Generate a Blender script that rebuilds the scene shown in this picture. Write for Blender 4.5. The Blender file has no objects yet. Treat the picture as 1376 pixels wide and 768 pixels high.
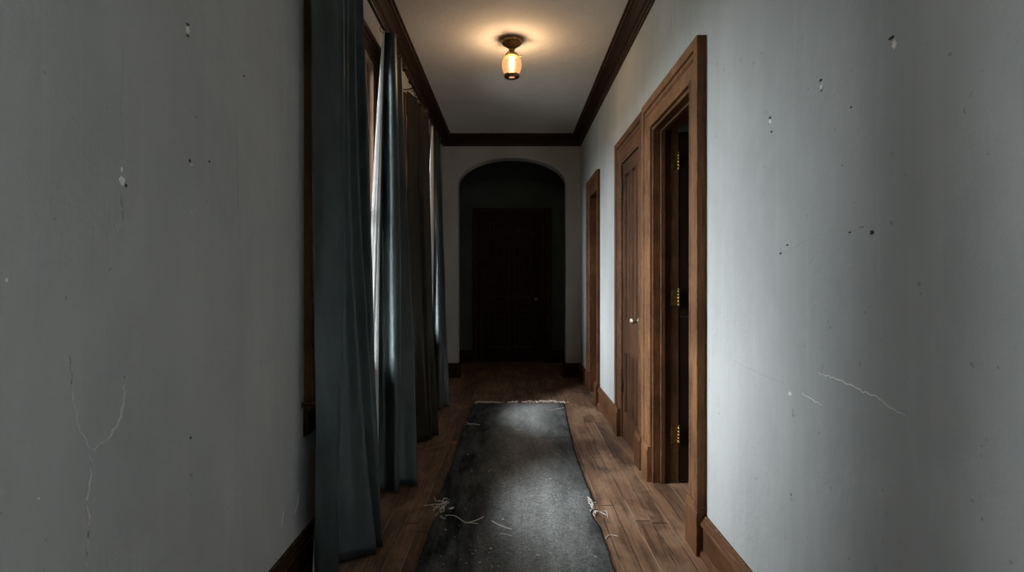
import bpy, bmesh, math, random
from mathutils import Vector
random.seed(7)
scn = bpy.context.scene
COL = scn.collection

# ------------------------------------------------------------------ layout
F = 760.0                 # focal length in pixels of the 1376 x 768 frame
CX, CY = 688.0, 376.0     # vanishing point
H = 1.28                  # eye height
WL, WR = -0.91, 0.90      # corridor walls
CEIL = H + 1.90
Y0, YB, YV = -5.0, 7.43, 8.80   # behind the camera, arch wall, end of vestibule
def Z(c): return H + c
def fl(px, py, h=0.0):    # a spot on the floor seen at a pixel
    d = (H - h) * F / (py - CY)
    return Vector(((px - CX) * d / F, d, h))
def onL(px, py):
    d = F * WL / (px - CX); return (d, H + (CY - py) * d / F)
def onR(px, py):
    d = F * WR / (px - CX); return (d, H + (CY - py) * d / F)

# ------------------------------------------------------------------ helpers
class MB:
    def __init__(s): s.v = []; s.f = []; s.sm = []
    def add(s, vs, fs, smooth=False):
        n = len(s.v); s.v += [tuple(p) for p in vs]
        for f in fs: s.f.append(tuple(i + n for i in f)); s.sm.append(smooth)
    def box(s, x0, x1, y0, y1, z0, z1):
        x0, x1 = min(x0, x1), max(x0, x1); y0, y1 = min(y0, y1), max(y0, y1); z0, z1 = min(z0, z1), max(z0, z1)
        s.add([(x0,y0,z0),(x1,y0,z0),(x1,y1,z0),(x0,y1,z0),(x0,y0,z1),(x1,y0,z1),(x1,y1,z1),(x0,y1,z1)],
              [(0,3,2,1),(4,5,6,7),(0,1,5,4),(1,2,6,5),(2,3,7,6),(3,0,4,7)])
    def lathe(s, prof, cx, cy, n=40, smooth=True):
        vs = []
        for r, z in prof:
            for k in range(n):
                a = 2*math.pi*k/n; vs.append((cx + r*math.cos(a), cy + r*math.sin(a), z))
        fs = []
        for i in range(len(prof)-1):
            for k in range(n):
                k2 = (k+1) % n; fs.append((i*n+k, i*n+k2, (i+1)*n+k2, (i+1)*n+k))
        s.add(vs, fs, smooth)
    def lathe_axis(s, prof, o, axis, n=24, smooth=True):   # prof (r, t) about the point o along axis
        ax = Vector(axis).normalized(); u = ax.orthogonal().normalized(); w = ax.cross(u)
        vs = []; fs = []
        for r, t in prof:
            for k in range(n):
                a = 2*math.pi*k/n; vs.append(Vector(o) + ax*t + u*(r*math.cos(a)) + w*(r*math.sin(a)))
        for i in range(len(prof)-1):
            for k in range(n):
                k2 = (k+1) % n; fs.append((i*n+k, i*n+k2, (i+1)*n+k2, (i+1)*n+k))
        s.add(vs, fs, smooth)
    def tube(s, pts, r, n=6, taper=None):
        pts = [Vector(p) for p in pts]; vs = []; fs = []; m = len(pts)
        for i, p in enumerate(pts):
            t = (pts[min(i+1, m-1)] - pts[max(i-1, 0)]).normalized()
            u = t.cross(Vector((0, 0, 1)))
            if u.length < 1e-4: u = t.cross(Vector((1, 0, 0)))
            u.normalize(); w = u.cross(t)
            rr = r if taper is None else r * taper(i/(m-1))
            for k in range(n):
                a = 2*math.pi*k/n; vs.append(p + u*(rr*math.cos(a)) + w*(rr*math.sin(a)))
        for i in range(m-1):
            for k in range(n):
                k2 = (k+1) % n; fs.append((i*n+k, i*n+k2, (i+1)*n+k2, (i+1)*n+k))
        fs.append(tuple(range(n))[::-1]); fs.append(tuple((m-1)*n + k for k in range(n)))
        s.add(vs, fs, True)
    def extrude(s, prof, fn, t0, t1, smooth=False):       # closed profile, fn(a, b, t) -> xyz
        n = len(prof)
        vs = [fn(a, b, t0) for a, b in prof] + [fn(a, b, t1) for a, b in prof]
        fs = [(i, (i+1) % n, (i+1) % n + n, i+n) for i in range(n)] + [tuple(range(n))[::-1], tuple(range(n, 2*n))]
        s.add(vs, fs, smooth)
    def build(s, name, mat, parent=None, bevel=0, recalc=True, solid=0, subd=0, origin=None, seg=2):
        off = Vector((0, 0, 0))
        p = parent
        while p is not None: off += Vector(p.location); p = p.parent
        o0 = Vector(origin) if origin is not None else Vector((0, 0, 0))
        if parent is None: off = o0
        me = bpy.data.meshes.new(name)
        me.from_pydata([(a-off.x, b-off.y, c-off.z) for a, b, c in s.v], [], s.f)
        for pl, sm in zip(me.polygons, s.sm): pl.use_smooth = sm
        if recalc:
            bm = bmesh.new(); bm.from_mesh(me); bmesh.ops.recalc_face_normals(bm, faces=bm.faces); bm.to_mesh(me); bm.free()
        o = bpy.data.objects.new(name, me); COL.objects.link(o)
        me.materials.append(mat)
        if parent is not None: o.parent = parent
        else: o.location = o0
        if solid:
            m = o.modifiers.new('solid', 'SOLIDIFY'); m.thickness = solid; m.offset = 0
        if bevel:
            m = o.modifiers.new('bevel', 'BEVEL'); m.width = bevel; m.segments = seg; m.limit_method = 'ANGLE'; m.angle_limit = math.radians(40)
        if subd:
            m = o.modifiers.new('sub', 'SUBSURF'); m.levels = subd; m.render_levels = subd
        return o
def tag(o, label, cat, group=None, kind=None):
    o['label'] = label; o['category'] = cat
    if group: o['group'] = group
    if kind: o['kind'] = kind
    return o
def empty(name, loc, label, cat, kind=None, group=None):
    o = bpy.data.objects.new(name, None); COL.objects.link(o); o.location = loc; o.empty_display_size = .1
    return tag(o, label, cat, group, kind)
def catmull(pts, n=8):
    out = []
    P = [Vector(p) for p in pts]
    P = [P[0]*2 - P[1]] + P + [P[-1]*2 - P[-2]]
    for i in range(1, len(P)-2):
        a, b, c, d = P[i-1], P[i], P[i+1], P[i+2]
        for k in range(n):
            t = k/n
            out.append(0.5*((2*b) + (c-a)*t + (2*a-5*b+4*c-d)*t*t + (3*b-a-3*c+d)*t**3))
    out.append(P[-2]); return out

# ------------------------------------------------------------------ materials
class NT:
    def __init__(s, name):
        s.m = bpy.data.materials.new(name); s.m.use_nodes = True; s.t = s.m.node_tree; s.t.nodes.clear()
        s.out = s.n('ShaderNodeOutputMaterial'); s.b = s.n('ShaderNodeBsdfPrincipled'); s.l(s.b.outputs[0], s.out.inputs[0])
        s.tc = s.n('ShaderNodeTexCoord')
    def n(s, k, **kw):
        n = s.t.nodes.new(k)
        for a, b in kw.items(): setattr(n, a, b)
        return n
    def l(s, a, b): s.t.links.new(a, b)
    def put(s, sock, v):
        if hasattr(v, 'is_output'): s.l(v, sock)
        else: sock.default_value = v
    def noise(s, scale=(1,1,1), sc=5, det=4, rough=.55, dist=0, loc=(0,0,0)):
        mp = s.n('ShaderNodeMapping'); s.l(s.tc.outputs['Object'], mp.inputs[0]); mp.inputs['Scale'].default_value = scale; mp.inputs['Location'].default_value = loc
        nn = s.n('ShaderNodeTexNoise'); s.l(mp.outputs[0], nn.inputs['Vector'])
        nn.inputs['Scale'].default_value = sc; nn.inputs['Detail'].default_value = det; nn.inputs['Roughness'].default_value = rough; nn.inputs['Distortion'].default_value = dist
        return nn.outputs[0]
    def ramp(s, fac, stops):
        r = s.n('ShaderNodeValToRGB'); s.l(fac, r.inputs[0]); e = r.color_ramp.elements
        while len(e) < len(stops): e.new(.5)
        for x, (p, c) in zip(e, stops):
            x.position = p; x.color = (c, c, c, 1) if not isinstance(c, tuple) else (*c, 1)
        return r.outputs[0]
    def mix(s, fac, a, b, mode='MIX'):
        m = s.n('ShaderNodeMix', data_type='RGBA', blend_type=mode)
        for i, v in ((0, fac), (6, a), (7, b)):
            if hasattr(v, 'is_output'): s.l(v, m.inputs[i])
            elif i == 0: m.inputs[0].default_value = v
            else: m.inputs[i].default_value = (*v, 1)
        return m.outputs[2]
    def math(s, op, a, b=0, c=0):
        m = s.n('ShaderNodeMath', operation=op)
        for i, v in enumerate((a, b, c)):
            if hasattr(v, 'is_output'): s.l(v, m.inputs[i])
            else: m.inputs[i].default_value = v
        return m.outputs[0]
    def bump(s, h, strength=.2, dist=.01, prev=None):
        b = s.n('ShaderNodeBump'); s.l(h, b.inputs['Height']); b.inputs['Strength'].default_value = strength; b.inputs['Distance'].default_value = dist
        if prev is not None: s.l(prev, b.inputs['Normal'])
        s.l(b.outputs[0], s.b.inputs['Normal']); return b.outputs[0]
    def base(s, v): s.put(s.b.inputs['Base Color'], v if hasattr(v, 'is_output') else (*v, 1))
    def set(s, **kw):
        for k, v in kw.items(): s.put(s.b.inputs[k], v)

def mat_plaster(name, col, dark, light, streak=True, seed=0):
    t = NT(name)
    big = t.noise((1, 1, .7), 1.3, 5, .6, .3, (seed, seed, 0))
    c = t.mix(t.ramp(big, [(.32, 0), (.72, 1)]), dark, light)
    if streak:
        st = t.noise((7, 7, .45), 1.0, 5, .6, .2, (seed*2, 3, 1))
        c = t.mix(t.ramp(st, [(.42, 0), (.75, .55)]), c, dark)
        st2 = t.noise((16, 16, .6), 1.0, 4, .6, .2, (seed*2, 9, 5))
        c = t.mix(t.ramp(st2, [(.55, 0), (.8, .35)]), c, light)
    fine = t.noise((1, 1, 1), 160, 3, .6)
    c = t.mix(t.ramp(fine, [(.3, .16), (.7, 0)]), c, dark)
    spot = t.noise((1, 1, 1), 34, 2, .5, 0, (seed, 0, 4))
    c = t.mix(t.ramp(spot, [(.24, .45), (.28, 0)]), c, tuple(x*.45 for x in dark))
    t.base(c); t.set(Roughness=.82)
    t.b.inputs['Specular IOR Level'].default_value = .25
    m = t.noise((1, 1, 1), 14, 6, .62, .3)
    n1 = t.bump(m, .6, .008)
    n2 = t.bump(t.noise((1, 1, 1), 220, 2, .6), .28, .0016, n1)
    if streak:
        t.bump(t.noise((5, 5, .8), 1.1, 4, .6, .5, (seed, 2, 2)), .3, .02, n2)
    return t.m

def mat_wood(name, axis='z', dark=(.028, .011, .005), mid=(.128, .054, .022), light=(.36, .175, .085), wear=True, rough=.55):
    t = NT(name)
    sc = {'z': (22, 22, 1.0), 'y': (22, 1.0, 22), 'x': (1.0, 22, 22)}[axis]
    g = t.noise(sc, 1.6, 8, .65, .6)
    g2 = t.noise(tuple(x*3 for x in sc), 2.0, 3, .6, 0)
    c = t.mix(t.ramp(g, [(.22, 0), (.60, 1)]), tuple(.5*(a+b) for a, b in zip(dark, mid)), mid)
    c = t.mix(t.ramp(g2, [(.50, 0), (.78, .5)]), c, light)
    c = t.mix(t.ramp(g2, [(.26, .7), (.42, 0)]), c, dark)
    blot = t.noise((1, 1, 1), 2.4, 4, .6)
    c = t.mix(t.ramp(blot, [(.42, .55), (.6, 0)]), c, dark)
    sp = t.noise((1, 1, 1), 60, 2, .5)
    c = t.mix(t.ramp(sp, [(.70, 0), (.76, .35)]), c, (.32, .21, .14))
    if wear:
        bv = t.n('ShaderNodeBevel', samples=4); bv.inputs[0].default_value = .005
        ge = t.n('ShaderNodeNewGeometry'); dt = t.n('ShaderNodeVectorMath', operation='DOT_PRODUCT')
        t.l(bv.outputs[0], dt.inputs[0]); t.l(ge.outputs['Normal'], dt.inputs[1])
        e = t.ramp(dt.outputs['Value'], [(.80, 1), (.985, 0)])
        wn = t.ramp(t.noise((1, 1, 1), 38, 4, .7), [(.40, 0), (.56, 1)])
        c = t.mix(t.math('MULTIPLY', t.math('MULTIPLY', e, wn), .95), c, (.52, .36, .25))  # scuffed edges, made paler to paint in the moulding highlights
    t.base(c)
    t.set(Roughness=t.math('MULTIPLY_ADD', g, .25, rough-.08))
    t.b.inputs['Specular IOR Level'].default_value = .14
    t.bump(g2, .3, .0018)
    return t.m

def mat_floor():
    t = NT('floorboards')
    sp = t.n('ShaderNodeSeparateXYZ'); t.l(t.tc.outputs['Object'], sp.inputs[0])
    xs = t.math('DIVIDE', sp.outputs[0], .082); idx = t.math('FLOOR', xs); fx = t.math('FRACT', xs)
    wn = t.n('ShaderNodeTexWhiteNoise', noise_dimensions='1D'); t.l(idx, wn.inputs['W'])
    ys = t.math('ADD', t.math('DIVIDE', sp.outputs[1], 2.1), t.math('MULTIPLY', wn.outputs['Value'], 7))
    idy = t.math('FLOOR', ys); fy = t.math('FRACT', ys)
    w2 = t.n('ShaderNodeTexWhiteNoise', noise_dimensions='2D')
    cb = t.n('ShaderNodeCombineXYZ'); t.l(idx, cb.inputs[0]); t.l(idy, cb.inputs[1]); t.l(cb.outputs[0], w2.inputs['Vector'])
    g = t.noise((26, 1.1, 1), 1.5, 8, .66, .5); g2 = t.noise((90, 3, 1), 1.5, 3, .6)
    c = t.mix(t.ramp(g, [(.3, 0), (.66, 1)]), (.080, .043, .025), (.36, .205, .125))
    c = t.mix(t.math('MULTIPLY', w2.outputs['Value'], .55), c, (.040, .019, .011))
    c = t.mix(t.ramp(g2, [(.5, 0), (.8, .4)]), c, (.21, .115, .066))
    worn = t.noise((2.2, .9, 1), 2.2, 6, .65, .4)
    c = t.mix(t.ramp(worn, [(.48, 0), (.70, .62)]), c, (.52, .35, .23))
    dirt = t.noise((1.6, 1.0, 1), 2.6, 6, .7, .5, (5, 2, 0))
    c = t.mix(t.ramp(dirt, [(.50, 0), (.70, .75)]), c, (.030, .022, .018))
    scr = t.noise((60, 2.5, 1), 3, 2, .5, 1.5)
    c = t.mix(t.ramp(scr, [(.68, 0), (.74, .5)]), c, (.38, .28, .20))
    # joints: dark grooves with pale dust lying in most of them
    j = t.ramp(t.math('ABSOLUTE', t.math('SUBTRACT', fx, .5)), [(.466, 0), (.482, 1)])
    je = t.ramp(t.math('ABSOLUTE', t.math('SUBTRACT', fy, .5)), [(.4985, 0), (.4993, 1)])
    dn = t.ramp(t.noise((9, .8, 1), 2.0, 4, .6), [(.46, 0), (.56, 1)])
    jc = t.mix(dn, (.014, .009, .006), (.42, .30, .20))
    c = t.mix(t.math('MULTIPLY', j, .85), c, jc); c = t.mix(je, c, (.014, .009, .006))
    t.base(c)
    t.set(Roughness=t.ramp(worn, [(.3, .38), (.7, .62)]))
    t.b.inputs['Specular IOR Level'].default_value = .2
    h = t.math('SUBTRACT', t.math('MULTIPLY', g, .25), t.math('MAXIMUM', j, je))
    t.bump(h, .45, .002)
    return t.m

def mat_rug():
    t = NT('rug weave')
    sp = t.n('ShaderNodeSeparateXYZ'); t.l(t.tc.outputs['Object'], sp.inputs[0])
    wx = t.n('ShaderNodeTexWave', bands_direction='X'); t.l(t.tc.outputs['Object'], wx.inputs[0]); wx.inputs['Scale'].default_value = 62; wx.inputs['Distortion'].default_value = 1.2
    wy = t.n('ShaderNodeTexWave', bands_direction='Y'); t.l(t.tc.outputs['Object'], wy.inputs[0]); wy.inputs['Scale'].default_value = 62; wy.inputs['Distortion'].default_value = 1.2
    weave = t.math('MULTIPLY', wx.outputs[1], wy.outputs[1])
    c = t.mix(weave, (.005, .0095, .011), (.020, .029, .032))
    # worn where people walked; shifted right to paint in shade on the left
    ax = t.math('ABSOLUTE', t.math('SUBTRACT', sp.outputs[0], .10))
    mid = t.ramp(ax, [(.09, 1), (.36, .0)])
    wear = t.math('ADD', t.math('MULTIPLY', mid, .8), t.math('MULTIPLY', t.ramp(t.noise((5, 1.3, 1), 1.6, 5, .65, .3), [(.40, 0), (.68, 1)]), .40))
    speck = t.math('MULTIPLY', t.ramp(t.noise((1, 1, 1), 130, 4, .75), [(.34, .25), (.56, 1)]), t.ramp(t.noise((1, 1.3, 1), 60, 5, .8), [(.32, .35), (.58, 1)]))
    f = t.math('MULTIPLY', t.math('MULTIPLY', wear, speck), 1.0)
    c = t.mix(f, c, (.53, .535, .52))
    dots = t.ramp(t.noise((1, 1, 1), 260, 2, .6), [(.66, 0), (.74, .5)])
    c = t.mix(dots, c, (.30, .30, .29))
    bands = t.ramp(t.noise((38, .7, 1), 1.2, 3, .6), [(.55, 0), (.72, .35)])
    c = t.mix(bands, c, (.15, .145, .138))
    t.base(c); t.set(Roughness=.92)
    t.b.inputs['Specular IOR Level'].default_value = .15
    n = t.bump(weave, .7, .002); t.bump(t.noise((1, 1, 1), 120, 4, .7), .6, .003, n)
    return t.m

def mat_velvet(name, c0, c1, spec=.7, sheen=.06):
    t = NT(name)
    n = t.noise((3, 3, 1), 2.2, 6, .65, .4)
    c = t.mix(t.ramp(n, [(.35, 0), (.7, 1)]), c0, c1)
    t.base(c); t.set(Roughness=.40)
    t.b.inputs['Specular IOR Level'].default_value = spec; t.b.inputs['Specular Tint'].default_value = (.86, 1, 1, 1)
    t.b.inputs['Sheen Weight'].default_value = sheen; t.b.inputs['Sheen Roughness'].default_value = .25
    t.b.inputs['Sheen Tint'].default_value = (.80, .88, .92, 1)
    t.bump(t.noise((1, 1, .6), 9, 6, .65, .6), .3, .01)
    return t.m
def mat_simple(name, col, rough=.6, metal=0, nz=None, spec=.4):
    t = NT(name)
    if nz:
        sc, dk = nz
        c = t.mix(t.ramp(t.noise((1, 1, 1), sc, 5, .65), [(.35, 0), (.65, 1)]), dk, col); t.base(c)
        t.bump(t.noise((1, 1, 1), sc*2, 3, .6), .15, .002)
    else: t.base(col)
    t.set(Roughness=rough, Metallic=metal); t.b.inputs['Specular IOR Level'].default_value = spec
    return t.m
def mat_glass():
    t = NT('window glass'); t.t.nodes.remove(t.b)
    tr = t.n('ShaderNodeBsdfTransparent'); gl = t.n('ShaderNodeBsdfGlossy'); gl.inputs['Roughness'].default_value = .02
    fr = t.n('ShaderNodeFresnel'); fr.inputs[0].default_value = 1.35
    tr.inputs[0].default_value = (.95, .97, .97, 1)
    m = t.n('ShaderNodeMixShader'); t.l(fr.outputs[0], m.inputs[0]); t.l(tr.outputs[0], m.inputs[1]); t.l(gl.outputs[0], m.inputs[2]); t.l(m.outputs[0], t.out.inputs[0])
    return t.m
def mat_lit(name, tint, glow, strength):      # lit glass: lets the light through and glows
    t = NT(name); t.t.nodes.remove(t.b)
    tr = t.n('ShaderNodeBsdfTransparent'); tr.inputs[0].default_value = (*tint, 1)
    em = t.n('ShaderNodeEmission'); em.inputs[0].default_value = (*glow, 1); em.inputs[1].default_value = strength
    ad = t.n('ShaderNodeAddShader'); t.l(tr.outputs[0], ad.inputs[0]); t.l(em.outputs[0], ad.inputs[1])
    gl = t.n('ShaderNodeBsdfGlossy'); gl.inputs['Roughness'].default_value = .15
    m2 = t.n('ShaderNodeMixShader'); m2.inputs[0].default_value = .04; t.l(ad.outputs[0], m2.inputs[1]); t.l(gl.outputs[0], m2.inputs[2])
    t.l(m2.outputs[0], t.out.inputs[0]); return t.m
def mat_emit(name, col, s):
    t = NT(name); t.t.nodes.remove(t.b); e = t.n('ShaderNodeEmission'); e.inputs[0].default_value = (*col, 1); e.inputs[1].default_value = s
    t.l(e.outputs[0], t.out.inputs[0]); return t.m

M_wall = mat_plaster('grey wall plaster', None, (.400, .422, .420), (.555, .574, .570), True, 0)
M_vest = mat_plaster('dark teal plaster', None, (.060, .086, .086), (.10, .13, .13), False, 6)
M_ceil = mat_plaster('ceiling plaster', None, (.76, .755, .735), (.87, .865, .85), False, 3)
M_wz, M_wy, M_wx = mat_wood('stained wood upright', 'z'), mat_wood('stained wood lengthwise', 'y'), mat_wood('stained wood crosswise', 'x')
M_gold = mat_wood('worn golden wood upright', 'z', (.05, .020, .008), (.215, .098, .042), (.46, .26, .14))
M_leaf = mat_wood('stained door wood', 'z', (.022, .009, .004), (.088, .038, .016), (.27, .13, .065), False)
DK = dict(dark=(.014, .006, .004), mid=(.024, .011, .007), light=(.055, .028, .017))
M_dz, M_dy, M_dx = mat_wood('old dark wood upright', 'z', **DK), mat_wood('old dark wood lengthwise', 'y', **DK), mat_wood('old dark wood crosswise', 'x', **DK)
M_floor, M_rug, M_velvet = mat_floor(), mat_rug(), mat_velvet('charcoal velvet', (.007, .013, .014), (.042, .055, .056))
M_brown = mat_velvet('dark brown velvet', (.016, .014, .010), (.036, .031, .022), .15, .04)
M_lining = mat_simple('pale curtain lining', (.74, .74, .72), .9, 0, (30, (.66, .66, .65)), .1)
M_brass = mat_simple('aged brass', (.62, .42, .14), .32, 1, (40, (.30, .19, .07)))
M_bronze = mat_simple('dark brass', (.40, .25, .10), .34, .85, (50, (.14, .085, .035)))
M_iron = mat_simple('black iron', (.022, .020, .018), .45, .6, (40, (.012, .011, .010)))
M_knob = mat_simple('worn brass knob', (.66, .56, .42), .28, .85, (60, (.45, .36, .25)))
M_thread = mat_simple('frayed cotton', (.90, .85, .79), .95, 0, (90, (.74, .69, .64)), .1)
M_chip = mat_simple('bare white plaster', (.97, .96, .94), .9, 0, (60, (.86, .84, .82)), .1)
M_hole = mat_simple('dark hole', (.07, .066, .062), .9, 0, None, .1)
M_ridge = mat_simple('lifted paint edge', (.70, .72, .72), .85, 0, (60, (.56, .58, .58)), .2)
M_crack = mat_simple('hairline crack', (.30, .30, .30), .9, 0, None, .1)
M_daylit = mat_wood('daylit jamb wood', 'z', (.16, .085, .05), (.36, .22, .15), (.52, .36, .26), False)  # paler wood, daylight on the window reveal put into its colour
M_glass, M_shade = mat_glass(), mat_lit('frosted lamp glass', (.70, .64, .54), (1.0, .50, .21), .50)
M_bulb = mat_lit('glowing bulb', (.95, .92, .88), (1.0, .62, .28), .35)

# ------------------------------------------------------------------ shell
def wall_x(name, xa, xb, y0, y1, z0, z1, holes, mat, label, parent=None):
    """wall in the plane x = const with rectangular holes (ya, yb, za, zb); one closed mesh"""
    ys = sorted({y0, y1, *[h[0] for h in holes], *[h[1] for h in holes]}); zs = sorted({z0, z1, *[h[2] for h in holes], *[h[3] for h in holes]})
    def sol(i, j):
        if not (0 <= i < len(ys)-1 and 0 <= j < len(zs)-1): return False
        cy, cz = (ys[i]+ys[i+1])/2, (zs[j]+zs[j+1])/2
        return not any(h[0] < cy < h[1] and h[2] < cz < h[3] for h in holes)
    m = MB()
    for i in range(len(ys)-1):
        for j in range(len(zs)-1):
            if not sol(i, j): continue
            a, b, c, d = ys[i], ys[i+1], zs[j], zs[j+1]
            m.add([(xa,a,c),(xa,b,c),(xa,b,d),(xa,a,d)], [(0,1,2,3)]); m.add([(xb,a,c),(xb,b,c),(xb,b,d),(xb,a,d)], [(3,2,1,0)])
            if not sol(i-1, j): m.add([(xa,a,c),(xb,a,c),(xb,a,d),(xa,a,d)], [(0,1,2,3)])
            if not sol(i+1, j): m.add([(xa,b,c),(xb,b,c),(xb,b,d),(xa,b,d)], [(0,1,2,3)])
            if not sol(i, j-1): m.add([(xa,a,c),(xb,a,c),(xb,b,c),(xa,b,c)], [(0,1,2,3)])
            if not sol(i, j+1): m.add([(xa,a,d),(xb,a,d),(xb,b,d),(xa,b,d)], [(0,1,2,3)])
    me = m.build(name, mat, parent)
    bm = bmesh.new(); bm.from_mesh(me.data); bmesh.ops.remove_doubles(bm, verts=bm.verts, dist=1e-5); bmesh.ops.recalc_face_normals(bm, faces=bm.faces); bm.to_mesh(me.data); bm.free()
    return tag(me, label, 'wall', None, 'structure')

SILL, HEAD = Z(-.53), Z(1.42)
WIN = [(2.59, 3.70), (4.75, 5.86), (-1.93, -.49)]  # last opening is added out of view to bring in fill light
WB = (-3.40, -1.40, .30, 1.80)                 # added unseen window in the right wall, fill light from behind the viewer
XG = 1.05                                    # room side of the right wall
DA = (2.785, 3.585); DB = (3.95, 4.63); DC = (5.90, 6.50)
DTOP = Z(.965)
wl = wall_x('wall_left', WL-.15, WL, Y0, YV+.15, 0, CEIL, [(a, b, SILL, HEAD) for a, b in WIN], M_wall, 'worn grey plaster wall with the curtained windows', None)
wr = wall_x('wall_right', WR, XG, Y0, YV+.15, 0, CEIL, [(a, b, -.0, DTOP) for a, b in (DA, DB, DC)] + [WB], M_wall, 'worn grey plaster wall with three wooden doorways')
m = MB(); m.box(WL-.25, 3.6, Y0-.15, YV+.15, -.12, 0)
tag(m.build('floor', M_floor), 'worn dark brown floorboards running along the corridor', 'floor', None, 'structure')
m = MB(); m.box(WL-.25, 3.6, Y0-.15, YV+.15, CEIL, CEIL+.15)
tag(m.build('ceiling', M_ceil), 'plain off-white plaster ceiling of the corridor', 'ceiling', None, 'structure')
m = MB(); m.box(WL-.25, XG, Y0-.15, Y0, 0, CEIL)
tag(m.build('wall_front', M_wall), 'grey end wall behind the viewer', 'wall', None, 'structure')
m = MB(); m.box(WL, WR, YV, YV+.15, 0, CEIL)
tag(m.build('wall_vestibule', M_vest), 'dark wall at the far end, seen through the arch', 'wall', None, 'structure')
# the room behind the open door
m = MB(); m.box(XG, 3.6, 1.2, 1.3, 0, CEIL); m.box(XG, 3.6, 5.0, 5.1, 0, CEIL); m.box(3.5, 3.6, 1.3, 5.0, 0, CEIL); m.box(XG, 3.6, 5.6, 5.7, 0, CEIL); m.box(XG, 3.6, 6.8, 6.9, 0, CEIL); m.box(1.6, 1.7, 5.7, 6.8, 0, CEIL)
tag(m.build('wall_room', M_wall), 'dark wall of the room behind the open doorway', 'wall', None, 'structure')

# arch wall
AW, SPR, RISE, TB = .709, Z(1.24), .365, .20
m = MB(); N = 40
def arch_z(x): return SPR + RISE*max(0.0, 1-(abs(x)/AW)**2.05)**.5
xs = [-AW*math.cos(math.pi*k/N) for k in range(N+1)]
m.box(WL, -AW, YB, YB+TB, 0, CEIL); m.box(AW, WR, YB, YB+TB, 0, CEIL)
for a, b in zip(xs[:-1], xs[1:]):
    za, zb = arch_z(a), arch_z(b)
    m.add([(a,YB,za),(b,YB,zb),(b,YB,CEIL),(a,YB,CEIL)], [(0,1,2,3)]); m.add([(a,YB+TB,za),(b,YB+TB,zb),(b,YB+TB,CEIL),(a,YB+TB,CEIL)], [(3,2,1,0)])
    m.add([(a,YB,za),(a,YB+TB,za),(b,YB+TB,zb),(b,YB,zb)], [(0,1,2,3)], True)
tag(m.build('wall_back', M_wall, recalc=False), 'grey wall across the corridor with a wide low arch', 'wall', None, 'structure')

# ------------------------------------------------------------------ mouldings
CROWN = [(0, 0), (0, -.145), (.012, -.145), (.016, -.128), (.024, -.124), (.028, -.108), (.040, -.096), (.060, -.062), (.082, -.036), (.094, -.030), (.096, -.014), (.110, -.010), (.110, 0)]
m = MB(); m.extrude(CROWN, lambda a, b, t: (WR-a, t, CEIL+b), Y0, YB)
tag(m.build('trim_right', M_dy), 'dark wood crown moulding along the right wall', 'moulding', None, 'structure')
m = MB(); m.extrude(CROWN, lambda a, b, t: (WL+a, t, CEIL+b), Y0, YB)
tag(m.build('trim_left', M_dy), 'dark wood crown moulding above the curtains', 'moulding', None, 'structure')
m = MB(); m.extrude(CROWN, lambda a, b, t: (t, YB-a, CEIL+b), WL, WR)
tag(m.build('trim_back', M_dx), 'dark wood crown moulding above the arch', 'moulding', None, 'structure')

BASE = [(0, 0), (.032, 0), (.032, .012), (.026, .024), (.018, .030), (.018, .142), (.028, .146), (.030, .154), (.022, .166), (.020, .174), (.012, .184), (.010, .192), (0, .192)]
def base_run(name, mat, fns, label):
    m = MB()
    for fn, a, b in fns: m.extrude(BASE, fn, a, b)
    return tag(m.build(name, mat), label, 'baseboard', None, 'structure')
fR = lambda a, b, t: (WR-a, t, b)
fL = lambda a, b, t: (WL+a, t, b)
base_run('baseboard_right', M_wy, [(fR, Y0, 2.62), (fR, 4.795, 5.772), (fR, 6.632, YB), (fR, YB+TB, YV)], 'stained wood baseboard of the right wall between the doorways')
base_run('baseboard_left', M_dy, [(fL, Y0, YB), (fL, YB+TB, YV)], 'dark wood baseboard below the windows')
base_run('baseboard_back', M_dx, [(lambda a, b, t: (t, YB-a, b), WL, -AW), (lambda a, b, t: (t, YB-a, b), AW, WR), (lambda a, b, t: (-AW+a, t, b), YB-.032, YB+TB), (lambda a, b, t: (AW-a, t, b), YB-.032, YB+TB)], 'dark wood baseboard either side of the arch')
base_run('baseboard_vestibule', M_dx, [(lambda a, b, t: (t, YV-a, b), WL, -.614), (lambda a, b, t: (t, YV-a, b), .614, WR)], 'dark wood baseboard beside the far door')

CAS = [(0, 0), (0, .016), (.02, .020), (.06, .021), (.09, .016), (.12, .013), (.50, .014), (.53, .020), (.58, .025), (.64, .026), (.66, .020), (.69, .020), (.72, .034), (.76, .040), (.95, .042), (1, .039), (1, 0)]
def casing(m, mp, s0, s1, t0, t1, w0, w1, wt, prof=CAS):
    rows = [[mp(s0-u*w0, t0, v), mp(s0-u*w0, t1+u*wt, v), mp(s1+u*w1, t1+u*wt, v), mp(s1+u*w1, t0, v)] for u, v in prof]
    vs = [p for r in rows for p in r]; n = len(prof); fs = []
    for i in range(n):
        j = (i+1) % n
        for k in range(3): fs.append((i*4+k, i*4+k+1, j*4+k+1, j*4+k))
    fs += [tuple(i*4 for i in range(n)), tuple(i*4+3 for i in range(n))[::-1]]
    m.add(vs, fs)

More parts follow.
